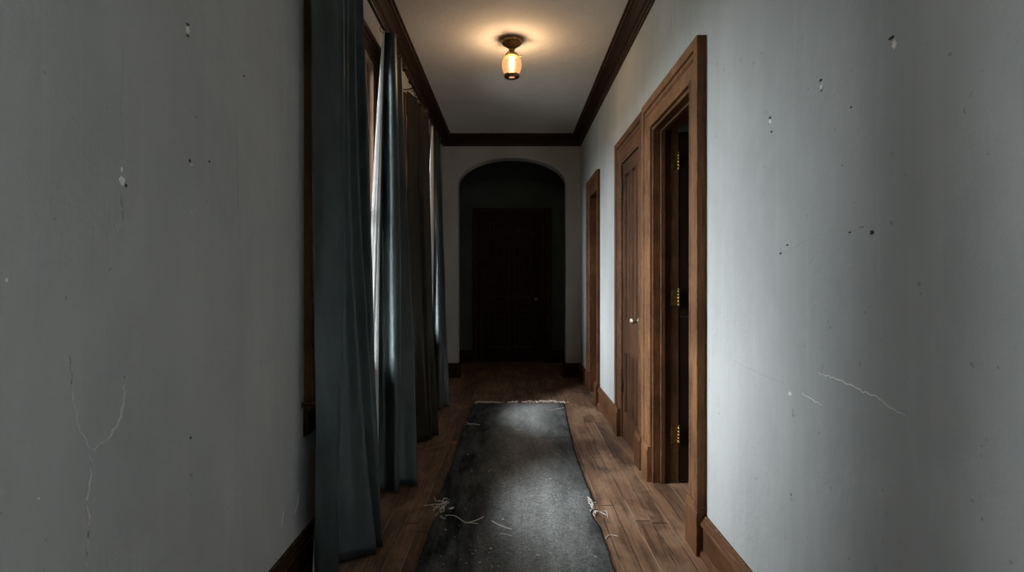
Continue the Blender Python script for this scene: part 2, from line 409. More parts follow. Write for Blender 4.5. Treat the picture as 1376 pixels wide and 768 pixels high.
def panel_leaf(mp, s0, s1, t0, t1, panels, th, root, mat, name='door_leaf'):
    """panelled leaf: stiles and rails, each panel a sub-part; mp(s, t, v): v towards the viewer, front face at v = 0"""
    m = MB()
    ss = sorted({s0, s1, *[p[0] for p in panels], *[p[1] for p in panels]}); ts = sorted({t0, t1, *[p[2] for p in panels], *[p[3] for p in panels]})
    def q(*pts): m.add([mp(*p) for p in pts], [(0, 1, 2, 3)])
    for a, b in zip(ss[:-1], ss[1:]):
        for c, d in zip(ts[:-1], ts[1:]):
            cs, ct = (a+b)/2, (c+d)/2
            if any(p[0] < cs < p[1] and p[2] < ct < p[3] for p in panels): continue
            q((a,c,0),(b,c,0),(b,d,0),(a,d,0)); q((a,c,-th),(b,c,-th),(b,d,-th),(a,d,-th))
    for a, b, c, d in panels:                    # moulded edge stepping down to the panel
        steps = [(0, 0), (.003, .008), (.010, .011), (.016, .004), (.020, -.008), (.027, -.014)]
        for (i0, v0), (i1, v1) in zip(steps[:-1], steps[1:]):
            o = [(a+i0,c+i0,v0),(b-i0,c+i0,v0),(b-i0,d-i0,v0),(a+i0,d-i0,v0)]; n = [(a+i1,c+i1,v1),(b-i1,c+i1,v1),(b-i1,d-i1,v1),(a+i1,d-i1,v1)]
            for k in range(4): q(o[k], o[(k+1) % 4], n[(k+1) % 4], n[k])
        q((a,c,-th),(b,c,-th),(b,d,-th),(a,d,-th))
    q((s0,t0,0),(s0,t0,-th),(s0,t1,-th),(s0,t1,0)); q((s1,t0,0),(s1,t0,-th),(s1,t1,-th),(s1,t1,0)); q((s0,t1,0),(s1,t1,0),(s1,t1,-th),(s0,t1,-th)); q((s0,t0,0),(s1,t0,0),(s1,t0,-th),(s0,t0,-th))
    leaf = m.build(name, mat, root, recalc=True)
    for a, b, c, d in panels:
        p = MB(); i = .024; j = .075 if (b-a) > .2 else .045
        A = [(a+i,c+i,-.011),(b-i,c+i,-.011),(b-i,d-i,-.011),(a+i,d-i,-.014)]; B = [(a+j,c+j,-.004),(b-j,c+j,-.004),(b-j,d-j,-.004),(a+j,d-j,-.004)]
        B0 = [(x, y, -.010) for x, y, _ in B]
        for P, Q in ((A, B0), (B0, B)):
            for k in range(4): p.add([mp(*P[k]), mp(*P[(k+1) % 4]), mp(*Q[(k+1) % 4]), mp(*Q[k])], [(0, 1, 2, 3)])
        p.add([mp(*x) for x in B], [(0, 1, 2, 3)]); p.add([mp(x, y, -.0185) for x, y, _ in A], [(3, 2, 1, 0)])
        for k in range(4): p.add([mp(*A[k]), mp(*A[(k+1) % 4]), mp(A[(k+1) % 4][0], A[(k+1) % 4][1], -.0185), mp(A[k][0], A[k][1], -.0185)], [(0, 1, 2, 3)])
        p.build('panel', mat, leaf)
    return leaf

def plinth(m, mp, s0, s1, h=.228, p=.047):
    prof = [(0, 0), (p, 0), (p, h-.03), (p-.006, h-.02), (p-.004, h-.006), (p-.012, h), (0, h)]
    m.extrude(prof, lambda a, b, t: mp(t, b, a), s0, s1)
mpR = lambda s, t, v: (WR-v, s, t)
mpV = lambda s, t, v: (s, YV-v, t)

def doorway(name, D, w0, w1, wt, label, prof=CAS, mat=M_wz, maty=M_wy):
    root = empty(name, (WR, (D[0]+D[1])/2, 0), label, 'door', 'structure')
    m = MB(); casing(m, mpR, D[0], D[1], 0, DTOP, w0, w1, wt, prof); cas = m.build('casing', mat, root)
    for a, b in ((D[0]-w0-.003, D[0]+.003), (D[1]-.003, D[1]+w1+.003)):
        m = MB(); plinth(m, mpR, a, b); m.build('plinth_block', mat, cas, bevel=.0015)
    m = MB(); t = .02
    m.box(WR-.012, XG, D[0]-.0, D[0]+t, 0, DTOP); m.box(WR-.012, XG, D[1]-t, D[1], 0, DTOP); m.box(WR-.012, XG, D[0]+t, D[1]-t, DTOP-t, DTOP)
    jm = m.build('jamb', M_wz, root, bevel=.0015)
    return root, jm

# doorway A: open, the leaf swung back into the dark room
CASA = [(u, v if v < .001 else min(v+.010, .044)) for u, v in CAS]
rA, jA = doorway('door_1', DA, .165, .155, .17, 'nearest right doorway, its dark wooden door swung open into the dark room', CASA, M_gold)
m = MB()
fs_ = DA[1]-.02
m.box(WR+.035, WR+.062, fs_-.014, fs_, 0, DTOP-.02); m.box(WR+.035, WR+.062, DA[0]+.02, DA[0]+.034, 0, DTOP-.02); m.box(WR+.035, WR+.062, DA[0]+.034, fs_-.014, DTOP-.034, DTOP-.02)
m.build('door_stop', M_wz, jA, bevel=.002)
mpO = lambda s, t, v: (s, fs_+.004 - v, t)
lw = .80
leafA = panel_leaf(mpO, XG+.008, XG+.008+lw, .012, DTOP-.03, [(XG+.12, XG+.36, 1.05, 2.08), (XG+.47, XG+.70, 1.05, 2.08), (XG+.12, XG+.36, .24, .80), (XG+.47, XG+.70, .24, .80)], .044, rA, M_dz)
for zc in (.744, -.114, -.976):
    h = MB(); z0, z1 = Z(zc)-.052, Z(zc)+.052
    h.box(XG-.050, XG-.006, fs_-.0035, fs_-.0005, z0, z1)
    for k in range(5):
        a = z0 + (z1-z0)*k/5
        h.lathe([(.0, a+.001), (.0068, a+.001), (.0068, a+.0198), (0, a+.0198)], XG-.001, fs_-.007, 14)
    h.lathe([(0, z1), (.005, z1), (.006, z1+.006), (.003, z1+.011), (0, z1+.012)], XG-.001, fs_-.007, 14)
    for sx in (-.040, -.018):
        for sz in (-.036, .036):
            h.lathe_axis([(0, .0015), (.0045, .001), (.005, 0)], (XG+sx, fs_-.0035, Z(zc)+sz*(.6 if sx < -.03 else 1)), (0, -1, 0), 10)
    h.build('hinge', M_brass, leafA)

# doorway B: closed four-panelled door
CASB = [(u, v*.82) for u, v in CAS]
rB, jB = doorway('door_2', DB, .155, .165, .17, 'closed four-panel wooden door with a brass knob, middle of the right wall', CASB)
mpB = lambda s, t, v: (WR+.004-v, s, t)
b0, b1 = DB[0]+.023, DB[1]-.023
st = .105; mu = .075; w = (b1-b0-2*st-mu)/2
pan = []
for k in range(2):
    a = b0+st+k*(w+mu); pan += [(a, a+w, Z(-.314), Z(.84)), (a, a+w, Z(-1.06), Z(-.56))]
leafB = panel_leaf(mpB, b0, b1, .008, DTOP-.023, pan, .04, rB, M_leaf)
m = MB(); kz = Z(-.292); ky = b0+.05
m.lathe_axis([(0, .066), (.012, .066), (.022, .060), (.027, .050), (.026, .042), (.018, .034), (.010, .030), (.009, .012), (.020, .010), (.024, .004), (.024, 0)], (WR+.004, ky, kz), (-1, 0, 0), 24)
m.build('knob', M_knob, leafB)
m = MB(); m.box(WR+.0005, WR+.0045, ky-.022, ky+.022, kz-.10, kz+.045); m.build('lock_plate', M_iron, leafB, bevel=.0015)
m = MB(); m.box(WR-.001, WR+.002, ky-.004, ky+.004, kz-.075, kz-.05); m.build('keyhole', M_iron, leafB)
for zc in (.742, -.86):
    h = MB(); z0, z1 = Z(zc)-.05, Z(zc)+.05
    h.lathe([(0, z0), (.007, z0), (.007, z1), (.004, z1+.008), (0, z1+.010)], WR-.002, b1+.003, 12); h.box(WR+.001, WR+.0045, b1-.028, b1+.002, z0, z1)
    h.build('hinge', M_iron, leafB)

# doorway C: far, closed door set deep in the jamb
rC, jC = doorway('door_3', DC, .125, .13, .17, 'farthest doorway on the right, narrow, its dark door recessed in the jamb', CASB)
mpC = lambda s, t, v: (WR+.095-v, s, t)
c0, c1 = DC[0]+.023, DC[1]-.023
pan = []; w = (c1-c0-.09*2-.07)/2
for k in range(2):
    a = c0+.09+k*(w+.07); pan += [(a, a+w, Z(-.314), Z(.84)), (a, a+w, Z(-1.06), Z(-.56))]
leafC = panel_leaf(mpC, c0, c1, .008, DTOP-.023, pan, .04, rC, M_dz)
m = MB(); m.lathe_axis([(0, .06), (.014, .06), (.026, .05), (.024, .038), (.010, .03), (.009, .01), (.024, .004), (.024, 0)], (WR+.095, c0+.05, kz), (-1, 0, 0), 20); m.build('knob', M_knob, leafC)

# far door beyond the arch
rD = empty('door_4', (0, YV, 0), 'dark panelled door at the far end, seen through the arch', 'door', 'structure')
m = MB(); casing(m, mpV, -.47, .47, 0, Z(.975), .142, .142, .142); m.build('casing', M_dz, rD)
mpD = lambda s, t, v: (s, YV-.022-v, t)
leafD = panel_leaf(mpD, -.468, .468, .015, Z(.972), [(-.35, -.045, Z(-.27), Z(.60)), (.045, .35, Z(-.27), Z(.60)), (-.35, -.045, Z(.68), Z(.88)), (.045, .35, Z(.68), Z(.88)), (-.35, -.045, Z(-1.05), Z(-.48)), (.045, .35, Z(-1.05), Z(-.48))], .021, rD, M_dz)
m = MB(); m.lathe_axis([(0, .062), (.014, .062), (.027, .05), (.024, .038), (.010, .03), (.009, .01), (.026, .004), (.026, 0)], (.375, YV-.022, Z(-.30)), (0, -1, 0), 20); m.build('knob', M_knob, leafD)
m = MB(); m.extrude([(0, 0), (.10, 0), (.092, .012), (.0, .016)], lambda a, b, t: (t, YV-a, b), -.49, .49); m.build('threshold', M_wx, rD)

# ------------------------------------------------------------------ windows
mpL = lambda s, t, v: (WL+v, s, t)
def window(name, D, label):
    root = empty(name, (WL, (D[0]+D[1])/2, SILL), label, 'window', 'structure')
    m = MB(); casing(m, mpL, D[0], D[1], SILL, HEAD, .12, .12, .12); m.build('casing', M_wz, root)
    m = MB(); c = .02
    m.box(WL-.15, WL+.010, D[0], D[0]+c, SILL, HEAD); m.box(WL-.15, WL+.010, D[1]-c, D[1], SILL, HEAD); m.box(WL-.15, WL+.010, D[0]+c, D[1]-c, HEAD-c, HEAD)
    for y in (D[0]+c, D[1]-c-.016):
        m.box(WL-.045, WL-.032, y, y+.014, SILL, HEAD-c)
    m.build('jamb', M_daylit, root, bevel=.0015)
    m = MB(); prof = [(-.15, 0), (-.15, -.022), (.052, -.022), (.062, -.018), (.066, -.010), (.062, -.002), (.055, .001), (0, .001)]
    m.extrude(prof, lambda a, b, t: (WL+a, t, SILL+b), D[0], D[1])
    prof = [(0, -.022), (.052, -.022), (.062, -.018), (.066, -.010), (.062, -.002), (.055, .001), (0, .001)]
    m.extrude(prof, lambda a, b, t: (WL+a, t, SILL+b), D[0]-.15, D[0]); m.extrude(prof, lambda a, b, t: (WL+a, t, SILL+b), D[1], D[1]+.15)
    m.build('stool', M_dy, root)
    m = MB(); prof = [(0, -.155), (.010, -.155), (.016, -.145), (.016, -.050), (.026, -.040), (.034, -.023), (0, -.023)]
    m.extrude(prof, lambda a, b, t: (WL+a, t, SILL+b), D[0]-.125, D[1]+.125); m.build('apron', M_dy, root)
    zm = (SILL+HEAD)/2+.02
    for x0, za, zb in ((WL-.085, SILL, zm), (WL-.127, zm-.035, HEAD-c)):
        m = MB(); a, b = D[0]+c+.001, D[1]-c-.001; s = .045
        m.box(x0, x0+.038, a, a+s, za, zb); m.box(x0, x0+.038, b-s, b, za, zb); m.box(x0, x0+.038, a+s, b-s, zb-.035, zb); m.box(x0, x0+.038, a+s, b-s, za, za+(.07 if za == SILL else .035))
        so = m.build('sash', M_wz, root, bevel=.002)
        m = MB(); m.box(x0+.017, x0+.021, a+s-.004, b-s+.004, za+.03, zb-.03); m.build('pane', M_glass, so)
    return root
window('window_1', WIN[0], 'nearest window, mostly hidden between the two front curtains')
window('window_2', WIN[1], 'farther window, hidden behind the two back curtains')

rE = empty('fill_window_right', (WR, (WB[0]+WB[1])/2, WB[2]), 'added unseen fill-light window in the right wall behind the viewer', 'window', 'structure')
m = MB(); casing(m, mpR, WB[0], WB[1], WB[2], WB[3], .12, .12, .12); m.box(WR-.06, WR+.02, WB[0]-.14, WB[1]+.14, WB[2]-.025, WB[2]); m.build('casing', M_wz, rE)
zm = (WB[2]+WB[3])/2
for za, zb in ((WB[2], zm), (zm, WB[3])):
    m = MB(); x0, x1, s_ = WR+.07, WR+.11, .045
    m.box(x0, x1, WB[0], WB[0]+s_, za, zb); m.box(x0, x1, WB[1]-s_, WB[1], za, zb); m.box(x0, x1, WB[0]+s_, WB[1]-s_, za, za+.04); m.box(x0, x1, WB[0]+s_, WB[1]-s_, zb-.03, zb)
    so = m.build('sash', M_wz, rE)
    m = MB(); m.box(x0+.018, x0+.022, WB[0]+s_-.004, WB[1]-s_+.004, za+.036, zb-.026); m.build('pane', M_glass, so)

window('fill_window_left', WIN[2], 'added unseen window in the left wall behind the viewer, for fill light')
# ------------------------------------------------------------------ curtains
TOP, HEM = 1.55, -1.265
def curtain(name, cols, label, rod_x, lining=None, seed=0, mid=0.0, fab=None):
    """cols: list of ((x,y) top, (x,y) at mid height, (x,y) hem): fold edges seen in plan; the cloth runs through them"""
    rnd = random.Random(seed)
    ymid = (cols[0][2][1]+cols[-1][2][1])/2
    root = empty(name, ((cols[0][2][0]+cols[-1][2][0])/2, ymid, H+HEM), label, 'curtain', None, 'floor-length curtains along the left wall')
    def at(col, zc):
        a, b, c = col
        l0 = (zc-mid)*(zc-HEM)/((TOP-mid)*(TOP-HEM)); l1 = (zc-TOP)*(zc-HEM)/((mid-TOP)*(mid-HEM)); l2 = (zc-TOP)*(zc-mid)/((HEM-TOP)*(HEM-mid))
        return (a[0]*l0+b[0]*l1+c[0]*l2, a[1]*l0+b[1]*l1+c[1]*l2)
    def sheet(cs, nz, nsub, wob):
        ph = [rnd.uniform(0, 6.28) for _ in range(6)]
        rows = []
        for i in range(nz+1):
            zc = TOP + (HEM-TOP)*i/nz
            pts = catmull([Vector((*at(c, zc), 0)) for c in cs], nsub)
            row = []
            for k, p in enumerate(pts):
                u = k/(len(pts)-1); t = i/nz
                dx = wob*(.6*math.sin(9*t+ph[0]+11*u)+.5*math.sin(4.1*t+ph[1]-17*u)+.35*math.sin(21*t+ph[2]+31*u))*(.25+t)
                hz = .006*math.sin(13*u+ph[3])*max(0, t-.9)*10
                row.append((p.x+dx, p.y+wob*.7*math.sin(6*t+ph[4]+20*u)*(.25+t), H+zc+hz))
            rows.append(row)
        w = len(rows[0]); m = MB()
        fs = [(i*w+k, i*w+k+1, (i+1)*w+k+1, (i+1)*w+k) for i in range(nz) for k in range(w-1)]
        m.add([p for r in rows for p in r], fs, True)
        return m, rows
    m, rows = sheet(cols, 70, 10, .004)
    fab = fab or M_velvet
    d = m.build('drape', fab, root, recalc=False, solid=.005)
    # stitched heading tape and rings
    m = MB(); n = len(rows[0]); hw = [[(x, y, z+dz) for x, y, z in [rows[0][k]]][0] for k in range(n) for dz in (.0,)]
    m.tube([(x, y, z-.004) for x, y, z in rows[0]], .006, 6)
    m.build('heading', fab, d)
    ry = [at(c, TOP)[1] for c in cols]
    k = 0
    lo, hi = min(ry), max(ry); cnt = max(4, int((hi-lo)/.085))
    for q in range(cnt+1):
        y = lo+.012+(hi-lo-.024)*q/cnt
        r = MB(); pts = []
        for e in range(17):
            a = 2*math.pi*e/16; pts.append((rod_x+.021*math.cos(a), y, H+TOP+.024+.021*math.sin(a)))
        r.tube(pts, .0028, 6); r.build('ring', M_iron, root)
    if lining:
        m, _ = sheet(lining, 60, 8, .0015); m.build('lining', M_lining, root, recalc=False, solid=.003)['label'] = 'pale lining showing at the leading edge'
    return root

ROD = -.808
C1 = [((-.855,2.38),(-.850,2.42),(-.825,2.36)), ((-.83,2.45),(-.820,2.47),(-.795,2.365)), ((-.787,2.535),(-.775,2.525),(-.765,2.395)), ((-.770,2.57),(-.760,2.548),(-.745,2.425)),
      ((-.83,2.585),(-.835,2.60),(-.800,2.47)), ((-.84,2.61),(-.850,2.655),(-.800,2.52)), ((-.80,2.635),(-.800,2.685),(-.720,2.575)), ((-.767,2.655),(-.755,2.70),(-.630,2.605)),
      ((-.82,2.67),(-.820,2.725),(-.700,2.63)), ((-.83,2.695),(-.835,2.752),(-.710,2.655)), ((-.795,2.725),(-.775,2.775),(-.660,2.685)), ((-.764,2.745),(-.730,2.782),(-.610,2.700)),
      ((-.82,2.765),(-.810,2.80),(-.700,2.72)), ((-.83,2.795),(-.825,2.838),(-.710,2.75)), ((-.79,2.83),(-.760,2.862),(-.680,2.78)), ((-.757,2.85),(-.708,2.868),(-.655,2.82)), ((-.80,2.87),(-.755,2.90),(-.72,2.87))]
curtain('curtain', C1, 'nearest dark grey velvet curtain, broad and falling to the floor beside the bare left wall', ROD,
        [((-.880,2.48),(-.852,2.52),(-.842,2.386)), ((-.872,2.47),(-.846,2.51),(-.832,2.360)), ((-.866,2.46),(-.840,2.50),(-.825,2.356))], 1)
C2 = [((-.800,3.538),(-.828,3.518),(-.81,3.41)), ((-.800,3.560),(-.818,3.575),(-.76,3.41)), ((-.752,3.545),(-.738,3.548),(-.700,3.375)), ((-.742,3.61),(-.712,3.592),(-.677,3.41)),
      ((-.82,3.74),(-.80,3.66),(-.74,3.46)), ((-.835,3.82),(-.83,3.74),(-.73,3.485)), ((-.80,3.91),(-.77,3.83),(-.66,3.50)), ((-.772,3.95),(-.70,3.88),(-.582,3.51)), ((-.82,4.02),(-.78,3.98),(-.68,3.62)), ((-.83,4.12),(-.80,4.08),(-.74,3.70))]
curtain('curtain', C2, 'second curtain from the front, with a bright daylit fold and pale leading edge', ROD,
        [((-.804,3.520),(-.880,3.485),(-.87,3.39)), ((-.799,3.522),(-.850,3.490),(-.84,3.385)), ((-.795,3.528),(-.822,3.502),(-.800,3.390))], 2)
C3 = [((-.862,4.65),(-.86,4.66),(-.82,4.40)), ((-.835,4.76),(-.83,4.78),(-.74,4.42)), ((-.81,4.85),(-.785,4.90),(-.66,4.44)), ((-.85,4.95),(-.83,5.0),(-.72,4.50)),
      ((-.785,4.99),(-.765,5.03),(-.64,4.52)), ((-.82,5.06),(-.80,5.10),(-.69,4.57)), ((-.757,5.11),(-.737,5.195),(-.598,4.60)), ((-.80,5.16),(-.775,5.23),(-.69,4.68))]
curtain('curtain', C3, 'third curtain from the front, dark brown, hanging between the two windows', ROD, None, 3, fab=M_brown)
C4 = [((-.802,5.73),(-.797,5.68),(-.79,5.55)), ((-.81,5.82),(-.80,5.72),(-.75,5.55)), ((-.795,5.92),(-.738,5.70),(-.70,5.55)), ((-.79,6.0),(-.720,5.77),(-.68,5.60)), ((-.83,6.12),(-.77,5.95),(-.72,5.66)),
      ((-.795,6.25),(-.735,6.15),(-.63,5.70)), ((-.84,6.35),(-.80,6.3),(-.72,5.80))]
curtain('curtain', C4, 'farthest curtain, narrow with one daylit fold, close to the arch', ROD,
        [((-.806,5.67),(-.850,5.62),(-.84,5.51)), ((-.800,5.68),(-.815,5.63),(-.815,5.51)), ((-.795,5.70),(-.787,5.65),(-.785,5.52))], 4)

def rod(y0, y1, label):
    zr = H+TOP+.036
    root = empty('curtain_rod', (ROD, (y0+y1)/2, zr), label, 'curtain rod', None, 'curtain rods above the windows')
    m = MB(); m.tube([(ROD, y0, zr), (ROD, y1, zr)], .011, 14); m.build('pole', M_iron, root)
    for y, s in ((y0, -1), (y1, 1)):
        m = MB(); m.lathe_axis([(.011, -.004), (.014, 0), (.014, .006), (.009, .010), (.020, .022), (.023, .032), (.018, .044), (.006, .054), (0, .056)], (ROD, y, zr), (0, s, 0), 18); m.build('finial', M_iron, root)
    for y in (y0+.06, y1-.06):
        m = MB(); m.tube([(WL+.004, y, zr-.03), (WL+.05, y, zr-.032), (ROD-.01, y, zr-.022), (ROD+.016, y, zr-.014), (ROD+.018, y, zr+.004)], .005, 8)
        m.box(WL, WL+.006, y-.016, y+.016, zr-.075, zr+.01); m.build('bracket', M_iron, root)
rod(2.24, 4.22, 'front iron curtain rod carrying the two nearest curtains')
rod(4.56, 6.46, 'back iron curtain rod carrying the two farthest curtains')

# ------------------------------------------------------------------ lamp
LX, LY = -.002, 4.47
lamp = empty('ceiling_light', (LX, LY, CEIL), 'small brass ceiling light with a glowing frosted glass globe', 'ceiling light')
def L(prof, name, mat, par, n=48):
    m = MB(); m.lathe([(r, CEIL-d) for r, d in prof], LX, LY, n); return m.build(name, mat, par)
can = L([(0, .0), (.088, .0), (.090, .004), (.088, .010), (.080, .013), (.082, .020), (.080, .030), (.072, .041), (.058, .050), (.046, .054), (.044, .060), (.036, .066), (.024, .070), (.022, .074), (0, .074)], 'canopy', M_bronze, lamp)
L([(.018, .070), (.020, .080), (.026, .084), (.020, .090), (.018, .098), (.030, .106), (.042, .112), (.046, .118), (0, .118)], 'stem', M_bronze, lamp)
fit = L([(.0, .112), (.044, .112), (.050, .118), (.053, .125), (.051, .130), (.056, .136), (.053, .138), (.049, .133), (.046, .120), (0, .118)], 'gallery', M_bronze, lamp)
for k in range(3):
    a = math.radians(10+120*k); m = MB(); dr = (math.cos(a), math.sin(a), 0)
    m.lathe_axis([(.003, 0), (.003, .014), (.007, .015), (.007, .022), (0, .024)], (LX+.055*dr[0], LY+.055*dr[1], CEIL-.127), dr, 12); m.build('thumbscrew', M_bronze, fit)
gl = [(.048, .128)]
for k in range(15):
    t = k/14; gl.append((.048+.031*math.sin(math.pi*min(1, t**.9))**.75, .132+.15*t))
L(gl, 'globe', M_shade, lamp)
L([(.046, .278), (.056, .276), (.061, .281), (.057, .287), (.061, .293), (.059, .300), (.048, .305), (.034, .304), (.024, .300), (.022, .296), (.024, .292), (.044, .290), (.046, .278)], 'ring', M_bronze, lamp)
L([(0, .146), (.016, .148), (.028, .160), (.037, .182), (.040, .206), (.037, .228), (.028, .246), (.014, .256), (0, .258)], 'bulb', M_bulb, lamp)
M_lens = mat_lit('lamp bottom glass', (.16, .10, .06), (1.0, .52, .36), .55)
L([(0, .299), (.023, .299), (.023, .296), (0, .296)], 'bottom_glass', M_lens, lamp)
pd = bpy.data.lights.new('bulb_light', 'POINT'); pd.energy = 12.5; pd.color = (1.0, .71, .47); pd.shadow_soft_size = .030
po = bpy.data.objects.new('bulb_light', pd); COL.objects.link(po); po.parent = lamp; po.location = (0, 0, -.212)

# ------------------------------------------------------------------ rug
EDGE = [(1.2, -.42, .44), (2.48, -.4245, .454), (3.40, -.425, .4655), (4.57, -.415, .479), (4.94, -.412, .492), (5.84, -.392, .545)]
def edge(y):
    for (a, l0, r0), (b, l1, r1) in zip(EDGE[:-1], EDGE[1:]):
        if y <= b: t = (y-a)/(b-a); return l0+(l1-l0)*t, r0+(r1-r0)*t
    return EDGE[-1][1:]
rug = empty('rug', (.02, 3.5, 0), 'long worn charcoal runner rug with frayed ends on the floorboards', 'rug')
TH = .007
def rug_h(x, y):
    g = lambda d, w: math.exp(-(d/w)**2)
    h = TH + .0015*math.sin(3*y+2*x) + .001*math.sin(9*y-5*x)
    s = lambda v: 1/(1+math.exp(-v))
    h += .013*g(y-4.57-.10*(x-.4), .035)*s((x-.10)/.05)
    h += .012*g(y-3.40-.12*(x-.4), .030)*s((x-.12)/.05)
    h += .008*g(y-4.92+.05*x, .03)*s(-(x-.0)/.06)
    h += .006*g(y-2.70-.2*x, .05)*s((-x-.1)/.06)
    return h
m = MB(); NX, NY = 72, 420
vs = []; rnd = random.Random(5)
for i in range(NY+1):
    y = 1.2+(5.84-1.2)*i/NY; l, r = edge(y)
    l += rnd.uniform(-.004, .004)+.006*math.sin(y*5); r += rnd.uniform(-.004, .004)+.005*math.sin(y*4+1)
    l += .035*math.exp(-((y-3.14)/.10)**2)+.02*math.exp(-((y-4.9)/.05)**2); r -= .030*math.exp(-((y-3.08)/.13)**2)
    for k in range(NX+1):
        u = k/NX; x = l+(r-l)*u; yy = y + (rnd.uniform(-.012, .006) if i == NY else 0)
        vs.append((x, yy, rug_h(x, y)))
w = NX+1; n0 = len(vs)
fs = [(i*w+k, i*w+k+1, (i+1)*w+k+1, (i+1)*w+k) for i in range(NY) for k in range(NX)]
bd = [k for k in range(w)] + [i*w+NX for i in range(1, NY+1)] + [NY*w+k for k in range(NX-1, -1, -1)] + [i*w for i in range(NY-1, 0, -1)]
vs += [(vs[b][0], vs[b][1], .0005) for b in bd]
fs += [(bd[i], n0+i, n0+(i+1) % len(bd), bd[(i+1) % len(bd)]) for i in range(len(bd))]
m.add(vs, fs, True); m.build('woven_cloth', M_rug, rug)
C = lambda x, y: (540+x/3.0967, 520+y/3.0967)
def strand(cpts, r=.0028, lift=.004, jit=.0, on=True):
    p = []
    for q in cpts:
        v = fl(*C(*q)); l, rr = edge(v.y)
        z = (rug_h(v.x, v.y) if l-.0 < v.x < rr else 0.0) + lift
        p.append(Vector((v.x+rnd.uniform(-jit, jit), v.y+rnd.uniform(-jit, jit), z)))
    return catmull(p, 6), r
def thread(cpts, r=.0028, **k):
    pts, r = strand(cpts, r, **k); m = MB(); m.tube(pts, r, 6, lambda t: 1-.35*t); m.build('thread', M_thread, rug)
thread([(90,495),(120,491),(150,493),(195,490)], .003); thread([(135,460),(140,474),(158,482),(200,486)], .003)
thread([(180,542),(205,541),(228,547),(262,571),(285,570),(310,562),(340,548)], .0032); thread([(262,571),(290,574),(316,577)], .0026)
for k in range(16):
    a, b = rnd.uniform(130, 205), rnd.uniform(478, 512); q = [(a, b)]
    for _ in range(3): a += rnd.uniform(-16, 16); b += rnd.uniform(-8, 8); q.append((a, b))
    thread(q, rnd.uniform(.0018, .0032))
for k in range(8):
    a, b = rnd.uniform(120, 175), rnd.uniform(515, 550); q = [(a, b)]
    for _ in range(3): a += rnd.uniform(-12, 14); b += rnd.uniform(-8, 8); q.append((a, b))
    thread(q, rnd.uniform(.0015, .0025))
thread([(805,524),(828,519),(850,518),(857,545)], .0026); thread([(848,632),(852,625),(870,617),(900,622)], .0030)
for k in range(16):
    a, b = rnd.uniform(776, 806), 0; b = 470+(a-776)*2.2+rnd.uniform(-8, 8); q = [(a, b)]
    for _ in range(3): a += rnd.uniform(-9, 14); b += rnd.uniform(-8, 10); q.append((a, b))
    thread(q, rnd.uniform(.002, .0035))
thread([(806,516),(825,522),(850,533)], .003)
thread([(607,102),(630,99),(648,94),(660,92),(676,88)], .004); thread([(262,158),(285,160),(305,163),(325,166)], .006); thread([(268,150),(278,156),(300,160)], .004)
thread([(470,182),(484,184),(492,181)], .005)
# ragged far fringe
for a0, a1, n in ((305, 410, 11), (440, 480, 4), (498, 684, 22)):
    for k in range(n):
        a = a0+(a1-a0)*k/n; b = 67+rnd.uniform(-3, 2); q = [(a, b)]
        for _ in range(3): a += rnd.uniform(2, 9); b = 64.5+rnd.uniform(-4, 4)-(3 if 570 < a < 640 else 0); q.append((a, b))
        thread(q, rnd.uniform(.0035, .006))
for label, q in (('thin pale loose thread lying on the rug right of the frayed tuft', [(375,565),(395,577),(425,590),(458,600)]), ('faint short loose thread lying nearest on the rug', [(408,619),(430,620),(446,624),(458,629)])):
    pts, r = strand(q, .0026, lift=.0035); m = MB(); m.tube(pts, .0026 if 'thin' in label else .0014, 6); o = m.build('loose_thread', M_thread, None, origin=pts[0]); tag(o, label, 'thread')
# lint
m = MB(); spots = [(462,297),(291,350),(370,345),(495,384),(540,458),(618,385),(275,283),(660,268),(565,705),(370,680),(375,752),(325,735),(308,690),(805,712),(183,600),(265,512),(420,555),(600,388),(363,352)]
spots += [(rnd.uniform(120, 840), rnd.uniform(230, 765)) for _ in range(90)]
for i, (a, b) in enumerate(spots):
    v = fl(*C(a, b)); l, r = edge(v.y)
    if not l+.02 < v.x < r-.03: continue
    s = rnd.uniform(.004, .0075) if i < 19 else rnd.uniform(.0012, .0035); z = rug_h(v.x, v.y)
    an = rnd.uniform(0, 3.14); el = rnd.uniform(1, 2.2)
    ring = []
    for k in range(7):
        t = 2*math.pi*k/7; x, y = s*math.cos(t)*el*rnd.uniform(.7, 1.2), s*math.sin(t)*rnd.uniform(.7, 1.2)
        ring.append((v.x+x*math.cos(an)-y*math.sin(an), v.y+x*math.sin(an)+y*math.cos(an), z+.0005))
    m.add(ring+[(v.x, v.y, z+s*.7)], [(k, (k+1) % 7, 7) for k in range(7)]+[tuple(range(7))[::-1]], True)
tag(m.build('lint', M_thread), 'white specks of lint scattered over the charcoal rug', 'lint', None, 'stuff')

